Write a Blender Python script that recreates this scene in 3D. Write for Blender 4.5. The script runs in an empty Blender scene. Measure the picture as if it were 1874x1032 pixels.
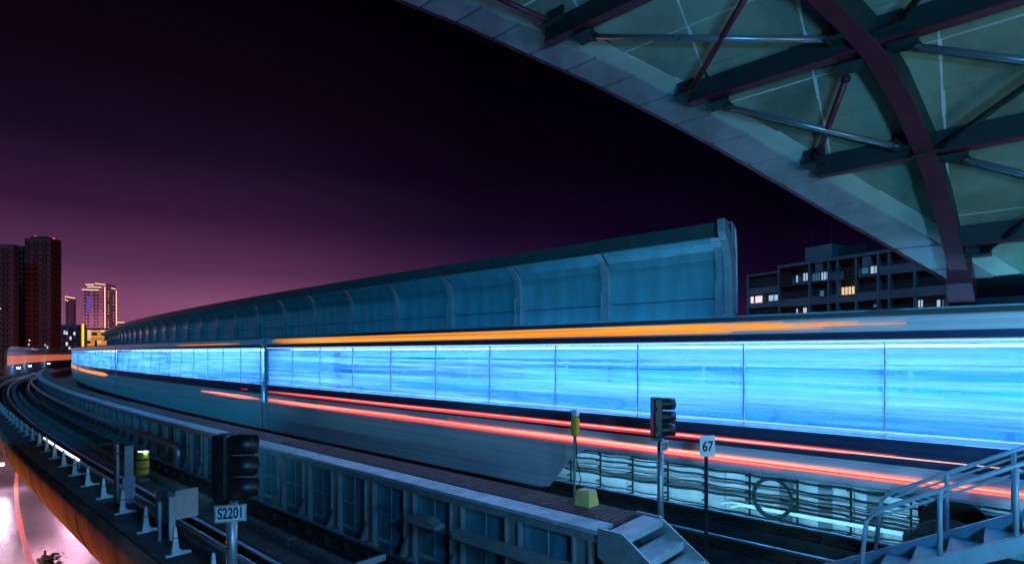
import bpy, math, random
from math import sin, cos, tan, radians, pi, sqrt
from mathutils import Vector, Matrix
random.seed(7)
S = bpy.context.scene
COL = S.collection
# ------------------------------------------------------------------ camera
# axes: X = across the tracks (away from the viewer), Y = along the tracks, Z = up, 0 = top of rail
TH = radians(48.44); CT, ST = cos(TH), sin(TH)
CAMH = 2.95
cam_d = bpy.data.cameras.new('camera'); cam = bpy.data.objects.new('camera', cam_d); COL.objects.link(cam)
cam.location = (0, 0, CAMH); cam.rotation_euler = (radians(90), 0, -TH)
cam_d.sensor_width = 36; cam_d.lens = 19.21; cam_d.shift_y = 129/1874; cam_d.clip_start = .1; cam_d.clip_end = 6000
S.camera = cam
# ------------------------------------------------------------------ sky (night, city glow low over the far left)
W = bpy.data.worlds.new('World'); S.world = W; W.use_nodes = True
nt = W.node_tree; nt.nodes.clear()
def N(t, typ, **k):
    n = t.nodes.new(typ)
    for a, v in k.items(): setattr(n, a, v)
    return n
out = N(nt, 'ShaderNodeOutputWorld'); bg = N(nt, 'ShaderNodeBackground'); nt.links.new(bg.outputs[0], out.inputs[0])
tc = N(nt, 'ShaderNodeTexCoord'); sep = N(nt, 'ShaderNodeSeparateXYZ'); nt.links.new(tc.outputs['Generated'], sep.inputs[0])
ramp = N(nt, 'ShaderNodeValToRGB'); nt.links.new(sep.outputs['Z'], ramp.inputs[0])
cr = ramp.color_ramp
stops = [(0.0, (.32,.100,.205)), (.06, (.27,.083,.185)), (.13, (.105,.032,.094)), (.21, (.036,.0108,.041)), (.30, (.0110,.0034,.017)), (.40, (.0050,.0017,.0075)), (.52, (.0012,.0006,.0022)), (1, (.0004,.0004,.0012))]
cr.elements[0].position = 0; cr.elements[0].color = stops[0][1]+(1,)
cr.elements[1].position = 1; cr.elements[1].color = stops[-1][1]+(1,)
for p, c in stops[1:-1]:
    e = cr.elements.new(p); e.color = c+(1,)
# azimuth: dot with the direction of the glow
ga = TH + radians(-34)     # glow bearing is left of the view axis
vn = N(nt, 'ShaderNodeVectorMath', operation='MULTIPLY'); nt.links.new(tc.outputs['Generated'], vn.inputs[0]); vn.inputs[1].default_value = (1,1,0)
vnn = N(nt, 'ShaderNodeVectorMath', operation='NORMALIZE'); nt.links.new(vn.outputs[0], vnn.inputs[0])
dt = N(nt, 'ShaderNodeVectorMath', operation='DOT_PRODUCT'); nt.links.new(vnn.outputs[0], dt.inputs[0]); dt.inputs[1].default_value = (sin(ga), cos(ga), 0)
r2 = N(nt, 'ShaderNodeValToRGB'); mr = N(nt, 'ShaderNodeMapRange'); nt.links.new(dt.outputs['Value'], mr.inputs[0]); mr.inputs[1].default_value = -1
nt.links.new(mr.outputs[0], r2.inputs[0])
q = r2.color_ramp; q.elements[0].position = 0; q.elements[0].color = (.03,.03,.10,1); q.elements[1].position = 1; q.elements[1].color = (1,1,1,1)
for p, c in ((.75,(.05,.05,.15)), (.854,(.15,.15,.34)), (.933,(.33,.32,.52)), (.970,(.66,.65,.78)), (.992,(.97,.97,1.0))):
    e = q.elements.new(p); e.color = c+(1,)
mx = N(nt, 'ShaderNodeMix', data_type='RGBA', blend_type='MULTIPLY'); mx.inputs[0].default_value = 1
nt.links.new(ramp.outputs[0], mx.inputs[6]); nt.links.new(r2.outputs[0], mx.inputs[7]); 
cn = N(nt, 'ShaderNodeTexNoise'); cn.inputs['Scale'].default_value = 2.2; cn.inputs['Detail'].default_value = 5
cm = N(nt, 'ShaderNodeMapping'); cm.inputs['Scale'].default_value = (1,1,3.2); nt.links.new(tc.outputs['Generated'], cm.inputs[0]); nt.links.new(cm.outputs[0], cn.inputs[0])
cq = N(nt, 'ShaderNodeMapRange'); nt.links.new(cn.outputs[0], cq.inputs[0]); cq.inputs[1].default_value = .3; cq.inputs[2].default_value = .7; cq.inputs[3].default_value = .84; cq.inputs[4].default_value = 1.12
cv_ = N(nt, 'ShaderNodeVectorMath', operation='SCALE'); nt.links.new(mx.outputs[2], cv_.inputs[0]); nt.links.new(cq.outputs[0], cv_.inputs['Scale']); nt.links.new(cv_.outputs[0], bg.inputs[0])
bg.inputs[1].default_value = .92
# ------------------------------------------------------------------ view
S.view_settings.view_transform = 'Standard'; S.view_settings.look = 'None'; S.view_settings.gamma = 1; S.view_settings.exposure = 0
S.view_settings.use_curve_mapping = False
S.cycles.transparent_max_bounces = 40; S.cycles.max_bounces = 8
# ------------------------------------------------------------------ lights
def E_(x, y, z): return (CT*x+ST*y, -ST*x+CT*y, z)
def light(name, kind, loc, energy, color, size=.5, aim=None, spot=None, size_y=None):
    l = bpy.data.lights.new(name, kind); l.energy = energy; l.color = color
    if kind == 'AREA':
        l.size = size
        if size_y: l.shape = 'RECTANGLE'; l.size_y = size_y
    elif kind == 'SUN': l.angle = size
    else: l.shadow_soft_size = size
    if spot: l.spot_size = spot; l.spot_blend = .6
    o = bpy.data.objects.new(name, l); COL.objects.link(o); o.location = loc
    if aim is not None:
        o.rotation_euler = (Vector(aim)-Vector(loc)).to_track_quat('-Z', 'Y').to_euler()
    return o
# added dim blue fill sun from behind the viewer
light('blue_fill_sun', 'SUN', (0,0,30), 1.35, (.012,.30,.62), radians(8), aim=(14,3,14))
# added fills for roof, wall and tracks, unseen behind and right of the camera
light('station_fill', 'AREA', (2.0,-4.2,2.1), 210, (.22,.72,1.0), 1.2, aim=(12,3.0,0), size_y=.4)
light('station_fill', 'AREA', (7.0,-5.0,3.0), 80, (.66,.74,.58), 2.0, aim=(9.0,3,6.5), size_y=2)
light('blue_track_fill', 'AREA', (1.0,-3.0,4.4), 380, (.06,.38,1.0), 1.0, aim=(5,8,0), size_y=.4)
light('cable_wall_fill', 'AREA', (10.86,4.2,-.17), 100, (.20,.62,1.0), 9.0, aim=(12,4.2,.22), size_y=.1)  # added strip fill for the cable wall under the train
light('cable_wall_fill', 'AREA', (10.86,-3.0,-.17), 35, (.2,.7,1.0), 4.0, aim=(12,-3.0,.22), size_y=.1)
light('post_lamp_light', 'AREA', (3.05,12.3,1.1), 20, (.10,.62,1.0), .5, aim=(5.4,13.5,.3), size_y=.1)
light('wall_fill', 'AREA', (11.3,6.0,2.2), 130, (.12,.50,1.0), 9, aim=(12,6.0,2.2), size_y=.12)  # added fill between train and barrier to brighten the wall
light('wall_fill', 'AREA', (11.3,-1.0,2.2), 90, (.16,.70,1.0), 6, aim=(12,-1.0,2.2), size_y=.12)
# added warm point fills to lift the dark far towers
light('tower_fill', 'POINT', E_(-190,262,6), 20000, (1.0,.22,.26), 8)
light('tower_fill', 'POINT', E_(-238,225,10), 30000, (1.0,.30,.34), 8)
light('tower_fill', 'POINT', E_(-400,480,20), 90000, (1.0,.42,.60), 10)
light('tower_fill', 'POINT', E_(-300,470,30), 150000, (1.0,.40,.58), 10)

# ------------------------------------------------------------------ materials
MATS = {}
def mat(name, col, rough=.6, metal=0.0, var=.25, scale=3.0, bump=.0, emit=None, estr=0.0, streak=None, bscale=None, spec=.5, col2=None):
    if name in MATS: return MATS[name]
    m = bpy.data.materials.new(name); m.use_nodes = True; t = m.node_tree; b = t.nodes['Principled BSDF']
    L = t.links.new
    c = N(t, 'ShaderNodeTexCoord'); mp = N(t, 'ShaderNodeMapping'); L(c.outputs['Object'], mp.inputs[0])
    if streak: mp.inputs['Scale'].default_value = streak
    n1 = N(t, 'ShaderNodeTexNoise'); n1.inputs['Scale'].default_value = scale; n1.inputs['Detail'].default_value = 6; n1.inputs['Roughness'].default_value = .65
    L(mp.outputs[0], n1.inputs[0])
    r = N(t, 'ShaderNodeValToRGB'); L(n1.outputs[0], r.inputs[0])
    d = col2 if col2 else tuple(x*(1-var) for x in col)
    lt = tuple(min(1, x*(1+var*.6)) for x in col)
    r.color_ramp.elements[0].position = .32; r.color_ramp.elements[0].color = d+(1,)
    r.color_ramp.elements[1].position = .68; r.color_ramp.elements[1].color = lt+(1,)
    L(r.outputs[0], b.inputs['Base Color'])
    rr = N(t, 'ShaderNodeMapRange'); L(n1.outputs[0], rr.inputs[0]); rr.inputs[3].default_value = min(1, rough*1.2); rr.inputs[4].default_value = rough*.75
    L(rr.outputs[0], b.inputs['Roughness'])
    b.inputs['Metallic'].default_value = metal
    b.inputs['Specular IOR Level'].default_value = spec
    if bump:
        n2 = N(t, 'ShaderNodeTexNoise'); n2.inputs['Scale'].default_value = bscale or scale*8; n2.inputs['Detail'].default_value = 5
        L(mp.outputs[0], n2.inputs[0])
        bp = N(t, 'ShaderNodeBump'); bp.inputs['Strength'].default_value = bump; bp.inputs['Distance'].default_value = .02
        L(n2.outputs[0], bp.inputs['Height']); L(bp.outputs[0], b.inputs['Normal'])
    if emit:
        b.inputs['Emission Color'].default_value = emit+(1,); b.inputs['Emission Strength'].default_value = estr
    MATS[name] = m; return m
def emis(name, col, st):
    if name in MATS: return MATS[name]
    m = bpy.data.materials.new(name); m.use_nodes = True; t = m.node_tree; t.nodes.clear()
    o = N(t, 'ShaderNodeOutputMaterial'); e = N(t, 'ShaderNodeEmission'); e.inputs[0].default_value = col+(1,); e.inputs[1].default_value = st
    t.links.new(e.outputs[0], o.inputs[0]); MATS[name] = m; return m
def trail_glow(name, c1, c2, st, scale=1.5):
    # glow for the streaks of passing train lamps, tint drifting along the length
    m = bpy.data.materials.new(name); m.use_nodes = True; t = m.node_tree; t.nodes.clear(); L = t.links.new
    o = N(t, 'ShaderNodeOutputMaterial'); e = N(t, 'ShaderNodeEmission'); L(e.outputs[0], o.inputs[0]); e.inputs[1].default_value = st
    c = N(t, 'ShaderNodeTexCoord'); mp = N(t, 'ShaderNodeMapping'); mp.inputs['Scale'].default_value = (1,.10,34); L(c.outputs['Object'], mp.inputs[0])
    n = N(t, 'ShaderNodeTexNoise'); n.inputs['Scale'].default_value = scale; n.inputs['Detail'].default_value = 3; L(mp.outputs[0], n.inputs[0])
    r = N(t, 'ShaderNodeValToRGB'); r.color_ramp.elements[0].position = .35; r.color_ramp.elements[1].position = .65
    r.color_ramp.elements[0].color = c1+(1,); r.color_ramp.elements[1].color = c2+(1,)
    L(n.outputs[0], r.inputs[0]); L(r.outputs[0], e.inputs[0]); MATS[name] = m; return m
def glass(name, tint, refl=.12, rough=.03):
    m = bpy.data.materials.new(name); m.use_nodes = True; t = m.node_tree; t.nodes.clear(); L = t.links.new
    o = N(t, 'ShaderNodeOutputMaterial'); a = N(t, 'ShaderNodeBsdfTransparent'); a.inputs[0].default_value = tint+(1,)
    g = N(t, 'ShaderNodeBsdfGlossy'); g.inputs['Roughness'].default_value = rough; g.inputs[0].default_value = (.8,.9,1,1)
    lw = N(t, 'ShaderNodeLayerWeight'); lw.inputs[0].default_value = .5; pw_ = N(t, 'ShaderNodeMath', operation='POWER'); L(lw.outputs['Facing'], pw_.inputs[0]); pw_.inputs[1].default_value = 4
    f = N(t, 'ShaderNodeMapRange'); L(pw_.outputs[0], f.inputs[0]); f.inputs[3].default_value = .03; f.inputs[4].default_value = .45
    x = N(t, 'ShaderNodeMixShader'); L(f.outputs[0], x.inputs[0]); L(a.outputs[0], x.inputs[1]); L(g.outputs[0], x.inputs[2]); L(x.outputs[0], o.inputs[0])
    MATS[name] = m; return m
CONC = mat('concrete', (.15,.16,.17), .8, 0, .35, 2.5, .4)
CONCD = mat('dark_ballastless_concrete', (.045,.05,.055), .75, 0, .5, 3, .5)
CONCP = mat('pale_concrete', (.50,.50,.49), .75, 0, .35, 1.8, .3)
STEEL = mat('galvanised_steel', (.42,.45,.46), .38, .6, .25, 6, .1)
STEELD = mat('dark_steel', (.05,.055,.06), .45, .5, .3, 6, .1)
RAILM = mat('rail_steel', (.60,.74,.92), .40, 1.0, .12, 9, .0, streak=(1,.05,1))
RUST = mat('rusty_rail_side', (.07,.035,.02), .8, .2, .4, 8, .3)
BLACK = mat('black_paint', (.012,.013,.015), .38, 0, .3, 12, .1)
WHITE = mat('white_paint', (.84,.84,.83), .5, 0, .15, 8, .1)
BARR = mat('barrier_panel_paint', (.15,.44,.49), .38, .2, .26, 1.5, .06, streak=(1,1.1,.3))
BARRP = mat('barrier_post_paint', (.36,.46,.50), .42, .3, .18, 4, .05)
BARRC = mat('barrier_cap_metal', (.07,.11,.11), .5, .3, .3, 2, .1)
WPAN = mat('white_wall_panel', (.70,.72,.74), .5, 0, .10, 1.2, .05)
CPAN = mat('cyan_wall_panel', (.14,.44,.52), .45, .1, .2, .8, .05)
TRAIN = mat('brushed_train_steel', (.74,.78,.80), .42, .12, .22, 2.2, .05, streak=(1,.03,9))
TRAIND = mat('train_dark_band', (.055,.08,.16), .32, .3, .35, 2, .0, streak=(1,.04,8))
TROOF = mat('train_roof_paint', (.26,.30,.30), .42, .3, .3, 1.5, .05, streak=(2,.06,6))
TBLUE = mat('blue_interior_panel', (.03,.30,.62), .4, 0, .55, 1.3, .0, streak=(1,.22,3.2))
TLIGHT = mat('pale_interior_panel', (.62,.72,.80), .4, 0, .3, 1.0, .0, streak=(1,.2,3.0))
SEATM = mat('blue_seat_plastic', (.16,.38,.62), .35, 0, .6, .9, streak=(1,.25,5))
MAROON = mat('maroon_beam_paint', (.17,.028,.048), .42, .1, .3, 2.5, .1)
TEALB = mat('dark_teal_web_paint', (.022,.045,.048), .45, .1, .3, 2.5, .1)
TUBEM = mat('steel_brace_tube', (.30,.38,.42), .30, .6, .04, 1, .0)
PANEL = mat('soffit_board', (.30,.37,.27), .78, 0, .48, .55, .3, bscale=14)
SEAL = mat('joint_sealant', (.85,.86,.80), .8, 0, .2, 6, .2)
FASC = mat('fascia_panel', (.44,.39,.40), .6, 0, .35, 1.2, .08)
FASCG = mat('rim_plaster_strip', (.58,.62,.52), .7, 0, .2, 1.2, .1)
YEL = mat('yellow_paint', (.95,.48,.04), .45, 0, .2, 7, .1)
YELP = mat('pale_yellow_plastic', (.98,.56,.17), .5, 0, .12, 7, .05)
CABLE = mat('cable_sheath', (.012,.03,.035), .9, 0, .3, 10, .1, spec=.15)
CONDUIT = mat('white_conduit', (.75,.78,.78), .35, .1, .1, 5)
GIRD = mat('girder_concrete', (.42,.25,.17), .85, 0, .45, .9, .35, streak=(1,1,.18), col2=(.17,.085,.06))
BRICKR = mat('walkway_red_grating', (.20,.085,.08), .7, .1, .35, 5, .5, bscale=60)
WALKG = mat('walkway_tread_plate', (.58,.62,.66), .42, .3, .35, 4, .6, bscale=55)
ROAD = mat('wet_asphalt', (.11,.10,.11), .30, 0, .4, 1.2, .35, bscale=30)
GROUND = mat('city_ground', (.03,.028,.032), .9, 0, .4, .05)
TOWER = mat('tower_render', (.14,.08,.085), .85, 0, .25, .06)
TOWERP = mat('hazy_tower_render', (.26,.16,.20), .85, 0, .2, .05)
TWIN = mat('unlit_window_glass', (.05,.035,.04), .4, 0, .3, .3)
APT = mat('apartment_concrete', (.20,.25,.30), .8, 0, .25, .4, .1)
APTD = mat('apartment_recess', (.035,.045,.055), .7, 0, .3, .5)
LEAF = mat('hedge_leaves', (.05,.07,.03), .7, 0, .5, 5)
TYRE = mat('cast_wheel_steel', (.06,.06,.065), .5, .6, .3, 4)
TRAILA = trail_glow('amber_trail', (.80,.13,.003), (1.0,.46,.07), 1.15)
TRAILR = trail_glow('red_trail', (.62,.010,.035), (1.0,.10,.10), 1.35)
TRAILR2 = trail_glow('coral_trail', (.85,.03,.04), (1.0,.42,.32), 1.4)
TRAILC = trail_glow('hot_red_trail', (1.0,.22,.20), (1.0,.62,.52), 1.5)
TRAILO = trail_glow('orange_trail', (1.0,.22,.06), (1.0,.42,.22), 1.1)
TRAILW = emis('white_trail_glow', (.45,.78,1.0), 1.3)  # white light streak along the windows, given its own glow
CEIL = emis('ceiling_lamp', (.22,.62,1.0), 26.0)
CEILF = emis('pink_lamp', (.85,.62,.86), .8)
WGLASS = glass('train_window_glass', (.60,.86,1.0))
def streakglass(name):
    # window glass with blue and white light streaks painted in as horizontal bands
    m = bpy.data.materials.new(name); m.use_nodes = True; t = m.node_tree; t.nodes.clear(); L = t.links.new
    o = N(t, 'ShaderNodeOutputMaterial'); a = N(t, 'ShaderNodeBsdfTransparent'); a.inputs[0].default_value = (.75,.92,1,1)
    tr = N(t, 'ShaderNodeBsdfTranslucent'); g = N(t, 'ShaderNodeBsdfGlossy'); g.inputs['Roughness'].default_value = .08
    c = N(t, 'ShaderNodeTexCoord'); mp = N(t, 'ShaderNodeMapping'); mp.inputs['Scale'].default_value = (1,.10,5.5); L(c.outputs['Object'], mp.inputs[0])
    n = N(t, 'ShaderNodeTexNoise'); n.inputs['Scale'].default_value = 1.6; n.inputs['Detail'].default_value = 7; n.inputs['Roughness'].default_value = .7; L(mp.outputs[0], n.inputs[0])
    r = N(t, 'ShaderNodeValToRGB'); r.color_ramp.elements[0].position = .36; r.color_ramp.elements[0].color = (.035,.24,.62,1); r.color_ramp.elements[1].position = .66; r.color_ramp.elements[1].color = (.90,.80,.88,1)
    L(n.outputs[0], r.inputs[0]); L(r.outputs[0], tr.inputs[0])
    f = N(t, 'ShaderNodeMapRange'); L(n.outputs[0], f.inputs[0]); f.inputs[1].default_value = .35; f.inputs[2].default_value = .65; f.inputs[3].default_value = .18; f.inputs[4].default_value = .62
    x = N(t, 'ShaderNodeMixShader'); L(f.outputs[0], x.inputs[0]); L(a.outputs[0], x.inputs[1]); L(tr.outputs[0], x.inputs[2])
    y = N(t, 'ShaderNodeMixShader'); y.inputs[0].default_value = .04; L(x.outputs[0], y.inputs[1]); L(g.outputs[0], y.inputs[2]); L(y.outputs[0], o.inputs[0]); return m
STREAKGL = streakglass('window_streak_glass')
BGLASS = glass('barrier_glass', (.75,.75,.9), rough=.1)
WARML = emis('warm_outline_lamp', (1.0,.56,.42), 1.5)
WARM2 = emis('lit_window_warm', (1.0,.72,.42), .85)
COOLW = emis('lit_window_cool', (.50,.70,1.0), .75)
CYANW = emis('lit_window_dim', (.06,.20,.34), .6)
ORW = emis('lit_window_orange', (1.0,.35,.08), .75)
WHW = emis('lit_window_white', (.95,.80,.95), 1.0)
SIGNY = emis('yellow_sign_lamp', (1.0,.55,.05), 1.5)
LAMPW = emis('white_lamp', (.85,.92,1.0), 12)
LAMPO = emis('orange_lamp', (1.0,.35,.1), 6)
REDL = emis('red_beacon', (1.0,.03,.06), 2)
PURP = emis('purple_screen', (.22,.12,.75), .55)
# ------------------------------------------------------------------ geometry helpers
RC = 410.0; SC = 15.0
def C(s, d, z=0.0):
    if s <= SC: return Vector((d, s, z))
    a = (s-SC)/RC
    return Vector((RC-(RC-d)*cos(a), SC+(RC-d)*sin(a), z))
def ang(s): return 0.0 if s <= SC else -(s-SC)/RC
def E(x, y, z=0.0): return Vector((CT*x+ST*y, -ST*x+CT*y, z))    # city axes: x right, y ahead
class MB:
    def __init__(s): s.v = []; s.f = []
    def quadbox(s, p):           # eight points, bottom ring then top ring
        b = len(s.v); s.v += [Vector(q) for q in p]
        s.f += [(b+3,b+2,b+1,b), (b+4,b+5,b+6,b+7), (b,b+1,b+5,b+4), (b+1,b+2,b+6,b+5), (b+2,b+3,b+7,b+6), (b+3,b,b+4,b+7)]
        return s
    def box(s, x0,x1,y0,y1,z0,z1):
        return s.quadbox([(x0,y0,z0),(x1,y0,z0),(x1,y1,z0),(x0,y1,z0),(x0,y0,z1),(x1,y0,z1),(x1,y1,z1),(x0,y1,z1)])
    def ebox(s, x0,x1,y0,y1,z0,z1):
        return s.quadbox([E(x0,y0,z0),E(x1,y0,z0),E(x1,y1,z0),E(x0,y1,z0),E(x0,y0,z1),E(x1,y0,z1),E(x1,y1,z1),E(x0,y1,z1)])
    def rings(s, rings, closed=True, caps=True):
        b = len(s.v); n = len(rings[0])
        for r in rings: s.v += [Vector(p) for p in r]
        for i in range(len(rings)-1):
            for j in range(n if closed else n-1):
                k = (j+1) % n
                s.f.append((b+i*n+j, b+i*n+k, b+(i+1)*n+k, b+(i+1)*n+j))
        if caps and closed:
            s.f.append(tuple(b+j for j in reversed(range(n)))); e = b+(len(rings)-1)*n
            s.f.append(tuple(e+j for j in range(n)))
        return s
    def sw(s, prof, s0, s1, step=2.0):          # profile (d,z) swept along the tracks
        if s1 <= SC: ss = [s0, s1]
        else:
            n = max(1, int(math.ceil((s1-max(s0,SC))/step))); a = max(s0, SC)
            ss = ([s0] if s0 < SC else []) + [a+(s1-a)*i/n for i in range(n+1)]
        return s.rings([[C(q, d, z) for d, z in prof] for q in ss])
    def sbox(s, d0,d1,s0,s1,z0,z1, step=2.0):
        return s.sw([(d0,z0),(d1,z0),(d1,z1),(d0,z1)], s0, s1, step)
    def tube(s, pts, r, n=8, r2=None):
        pts = [Vector(p) for p in pts]; R = []; up = None
        for i, p in enumerate(pts):
            a = pts[max(0,i-1)]; b = pts[min(len(pts)-1,i+1)]; t = (b-a).normalized()
            u = Vector((0,0,1)) if abs(t.z) < .9 else Vector((1,0,0))
            x = t.cross(u).normalized(); y = x.cross(t).normalized()
            rr = r if r2 is None else r+(r2-r)*i/(len(pts)-1)
            R.append([p + x*rr*cos(2*pi*j/n) + y*rr*sin(2*pi*j/n) for j in range(n)])
        return s.rings(R)
    def prism(s, prof, axis, a, b):   # profile polygon extruded between a and b along 'x' or 'y'
        f = (lambda p, t: (t, p[0], p[1])) if axis == 'x' else (lambda p, t: (p[0], t, p[1]))
        return s.rings([[f(p, a) for p in prof], [f(p, b) for p in prof]])
def wl(o):
    v = Vector(o.location)
    while o.parent: o = o.parent; v = v + Vector(o.location)
    return v
def obj(name, mb, m, parent=None, loc=None, smooth=False, bevel=0):
    o0 = wl(parent) if parent else (Vector(loc) if loc is not None else Vector((0,0,0)))
    me = bpy.data.meshes.new(name); me.from_pydata([tuple(v-o0) for v in mb.v], [], mb.f); me.validate(); me.update()
    import bmesh
    bm = bmesh.new(); bm.from_mesh(me); bmesh.ops.recalc_face_normals(bm, faces=bm.faces); bm.to_mesh(me); bm.free()
    me.materials.append(m)
    o = bpy.data.objects.new(name, me); COL.objects.link(o)
    if parent: o.parent = parent
    else: o.location = o0
    if smooth:
        for p in me.polygons: p.use_smooth = len(p.vertices) == 4
    if bevel:
        md = o.modifiers.new('bevel', 'BEVEL'); md.width = bevel; md.segments = 2; md.limit_method = 'ANGLE'
    return o
def thing(name, label, cat, loc=(0,0,0), group=None):
    o = bpy.data.objects.new(name, None); COL.objects.link(o); o.location = loc; o.empty_display_size = .2
    o['label'] = label; o['category'] = cat
    if group: o['group'] = group
    return o
def tag(o, label, cat, group=None):
    o['label'] = label; o['category'] = cat
    if group: o['group'] = group
    return o
def struct(name, mb, m, smooth=False):
    o = obj(name, mb, m, smooth=smooth); o['kind'] = 'structure'; return o
def put(mesh_src, name, parent, s, d, z=0, base=None):
    # copy of a part placed along the track under its thing
    o = mesh_src.copy(); COL.objects.link(o); o.name = name
    o.parent = parent; o.location = C(s, d, z) - wl(parent); o.rotation_euler = (0,0,ang(s)); return o
def dup(root, loc, rz, label=None, scale=None):
    r = root.copy(); COL.objects.link(r); r.location = loc; r.rotation_euler = (0,0,rz)
    if label: r['label'] = label
    for ch in list(root.children):
        c = ch.copy(); COL.objects.link(c); c.parent = r
        for g in list(ch.children):
            d = g.copy(); COL.objects.link(d); d.parent = c
    return r
def tmpl(name, mb, m, parent=None, **k): return obj(name, mb, m, **k)   # pattern piece at the origin, copied along the track
def drop(o):
    bpy.data.objects.remove(o, do_unlink=True)
def text_mesh(body, size, ext=.0015):
    cu = bpy.data.curves.new('t', 'FONT'); cu.body = body; cu.size = size; cu.extrude = ext; cu.offset = size*.022; cu.align_x = 'CENTER'; cu.align_y = 'CENTER'
    o = bpy.data.objects.new('t', cu); COL.objects.link(o); dg = bpy.context.evaluated_depsgraph_get()
    me = bpy.data.meshes.new_from_object(o.evaluated_get(dg)); bpy.data.objects.remove(o); return me
# ================================================================== SETTING: ground, road, viaduct
GZ = -8.0
struct('ground', MB().box(-3000,3000,-3000,3000,GZ-.5,GZ), GROUND)
m = MB()
for a in range(-2, 30): pass
m.sbox(-16, 17, -60, 260, GZ+.004, GZ+.02, 6)
struct('road', m, ROAD)
lane = obj('lane_line', MB().sbox(3.9,4.15,20,200,GZ+.024,GZ+.028,4), mat('orange_line_paint',(.7,.16,.06),.6)); lane['kind'] = 'structure'
m = MB()
for k in range(22): m.sbox(8.2,8.4,20+k*7,23.5+k*7,GZ+.024,GZ+.028,4)
o = obj('lane_line', m, WHITE); o['kind'] = 'structure'
# viaduct: deck and girder
m = MB().sw([(2.75,-.15),(2.75,-1.0),(12.55,-1.0),(12.55,-1.25),(12.0,-1.35),(9.5,-2.6),(4.6,-2.6),(4.4,-2.4),(2.95,-1.15)][::-1], -14, 230)
struct('viaduct_deck', m, CONC)
prof = [(2.30,.10),(2.28,-.12),(2.34,-.5),(2.52,-.95),(2.86,-1.45),(3.35,-1.95),(4.0,-2.35),(4.45,-2.5),(4.6,-2.45),(3.3,-1.2),(2.85,-.4),(2.8,.10)]
m = MB().sw(prof, -14, 230); g = struct('girder_edge', m, GIRD, smooth=True)
m = MB().sbox(2.36,2.98,-14,230,.104,.13); struct('parapet_ledge', m, CONCD)
m = MB()
for k in range(40): m.sw([(p[0]-.012,p[1]-.0) for p in prof[1:7]]+[(p[0]+.02,p[1]) for p in reversed(prof[1:7])], 2+k*5.6, 2.05+k*5.6)
o = struct('girder_joint', m, CONCD)
m = MB(); m.sw([(p[0]-.02,p[1]+.0) for p in prof[3:8]]+[(p[0]+.02,p[1]) for p in reversed(prof[3:8])], 13.6, 15.4)
# cable troughs and track slabs
m = MB().sbox(3.02,3.2,-14,200,-.999,-.25).sbox(3.24,3.38,-14,200,-.999,-.12); struct('cable_trough', m, CONCD)
m = MB().sbox(3.38,3.72,-14,200,-.999,-.175).sbox(4.62,5.02,-14,200,-.999,-.175).sbox(8.66,9.02,-14,200,-.999,-.175).sbox(10.0,10.36,-14,200,-.999,-.175)
struct('track_plinth', m, CONCD)
m = MB().sbox(3.76,4.02,-14,200,-.999,-.10); struct('centre_slab', m, CONC)
slab = thing('track_kerb', 'pale concrete kerb blocks laid between the rails of the nearer track', 'kerb', C(4,4.15,-.9))
for k in range(34):
    s0 = 2+k*1.6; obj('block', MB().sbox(4.12,4.28,s0,s0+1.55,-.98,.0+random.uniform(-.006,.006)), CONC, slab, bevel=.008)
# ------------------------------------------------------------------ tracks
def railprof(dc):
    return [(dc-.07,-.17),(dc+.07,-.17),(dc+.07,-.155),(dc+.012,-.12),(dc+.012,-.04),(dc+.035,-.03),(dc+.035,-.003),(dc+.028,0),(dc-.028,0),(dc-.035,-.003),(dc-.035,-.03),(dc-.012,-.04),(dc-.012,-.12),(dc-.07,-.155)]
fast = MB().box(-.16,.16,-.07,.07,-.175,-.15); fast.box(-.15,-.075,-.045,.045,-.15,-.10).box(.075,.15,-.045,.045,-.15,-.10); fast.tube([(-.115,0,-.11),(-.115,0,-.06)],.017,6).tube([(.115,0,-.11),(.115,0,-.06)],.017,6)
for da, db, lab in ((3.55,4.82,'nearer curving railway track with blue shining rails on black slab'), (8.84,10.18,'farther railway track beneath the metro train')):
    tr = thing('railway_track', lab, 'railway track', C(0,(da+db)/2,-.9))
    for dc in (da, db):
        obj('rail', MB().sw(railprof(dc), -14, 200, 1.5), RAILM, tr)
        w = MB().sw([(dc-.075,-.168),(dc-.0145,-.118),(dc-.0145,-.042),(dc-.019,-.042),(dc-.018,-.115),(dc-.078,-.162)], -14, 60, 1.5); obj('rust_coat', w, RUST, tr)
    f0 = tmpl('rail_fastener', fast, STEELD, tr); 
    for k in range(70):
        for dc in (da, db): put(f0, 'rail_fastener', tr, -1+.62*k, dc)
    drop(f0)
# guard rail / power rail run along the near track
m = MB().sw([(5.16,.00),(5.30,.00),(5.30,-.06),(5.16,-.06)], -14,60)
# ------------------------------------------------------------------ raised walkway between the tracks
wk = thing('walkway', 'long raised evacuation walkway with red grating and blue lit edge between the two tracks', 'walkway', C(3.45,5.85,-.9))
HW = .90
for k in range(58):
    s0 = 3.45+k*1.46; s1 = s0+1.45
    obj('edge_plate', MB().sbox(5.36,5.72,s0,s1,HW-.05,HW+random.uniform(-.002,.002)), WALKG, wk)
    obj('grating_plate', MB().sbox(5.725,6.3,s0,s1,HW-.05,HW+.006), BRICKR, wk)
    if k < 16:
        g = MB()
        for j in range(18): g.box(5.74,6.29,s0+.02+j*.08,s0+.055+j*.08,HW+.006,HW+.016)
        if s1 < 13: obj('grating_rib', g, BRICKR, wk)
obj('edge_beam', MB().sw([(5.40,HW-.05),(5.40,HW-.16),(5.46,HW-.16),(5.46,HW-.05)],3.45,88), STEEL, wk)
obj('edge_beam', MB().sw([(6.22,HW-.05),(6.22,HW-.16),(6.28,HW-.16),(6.28,HW-.05)],3.45,88), STEEL, wk)
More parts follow.
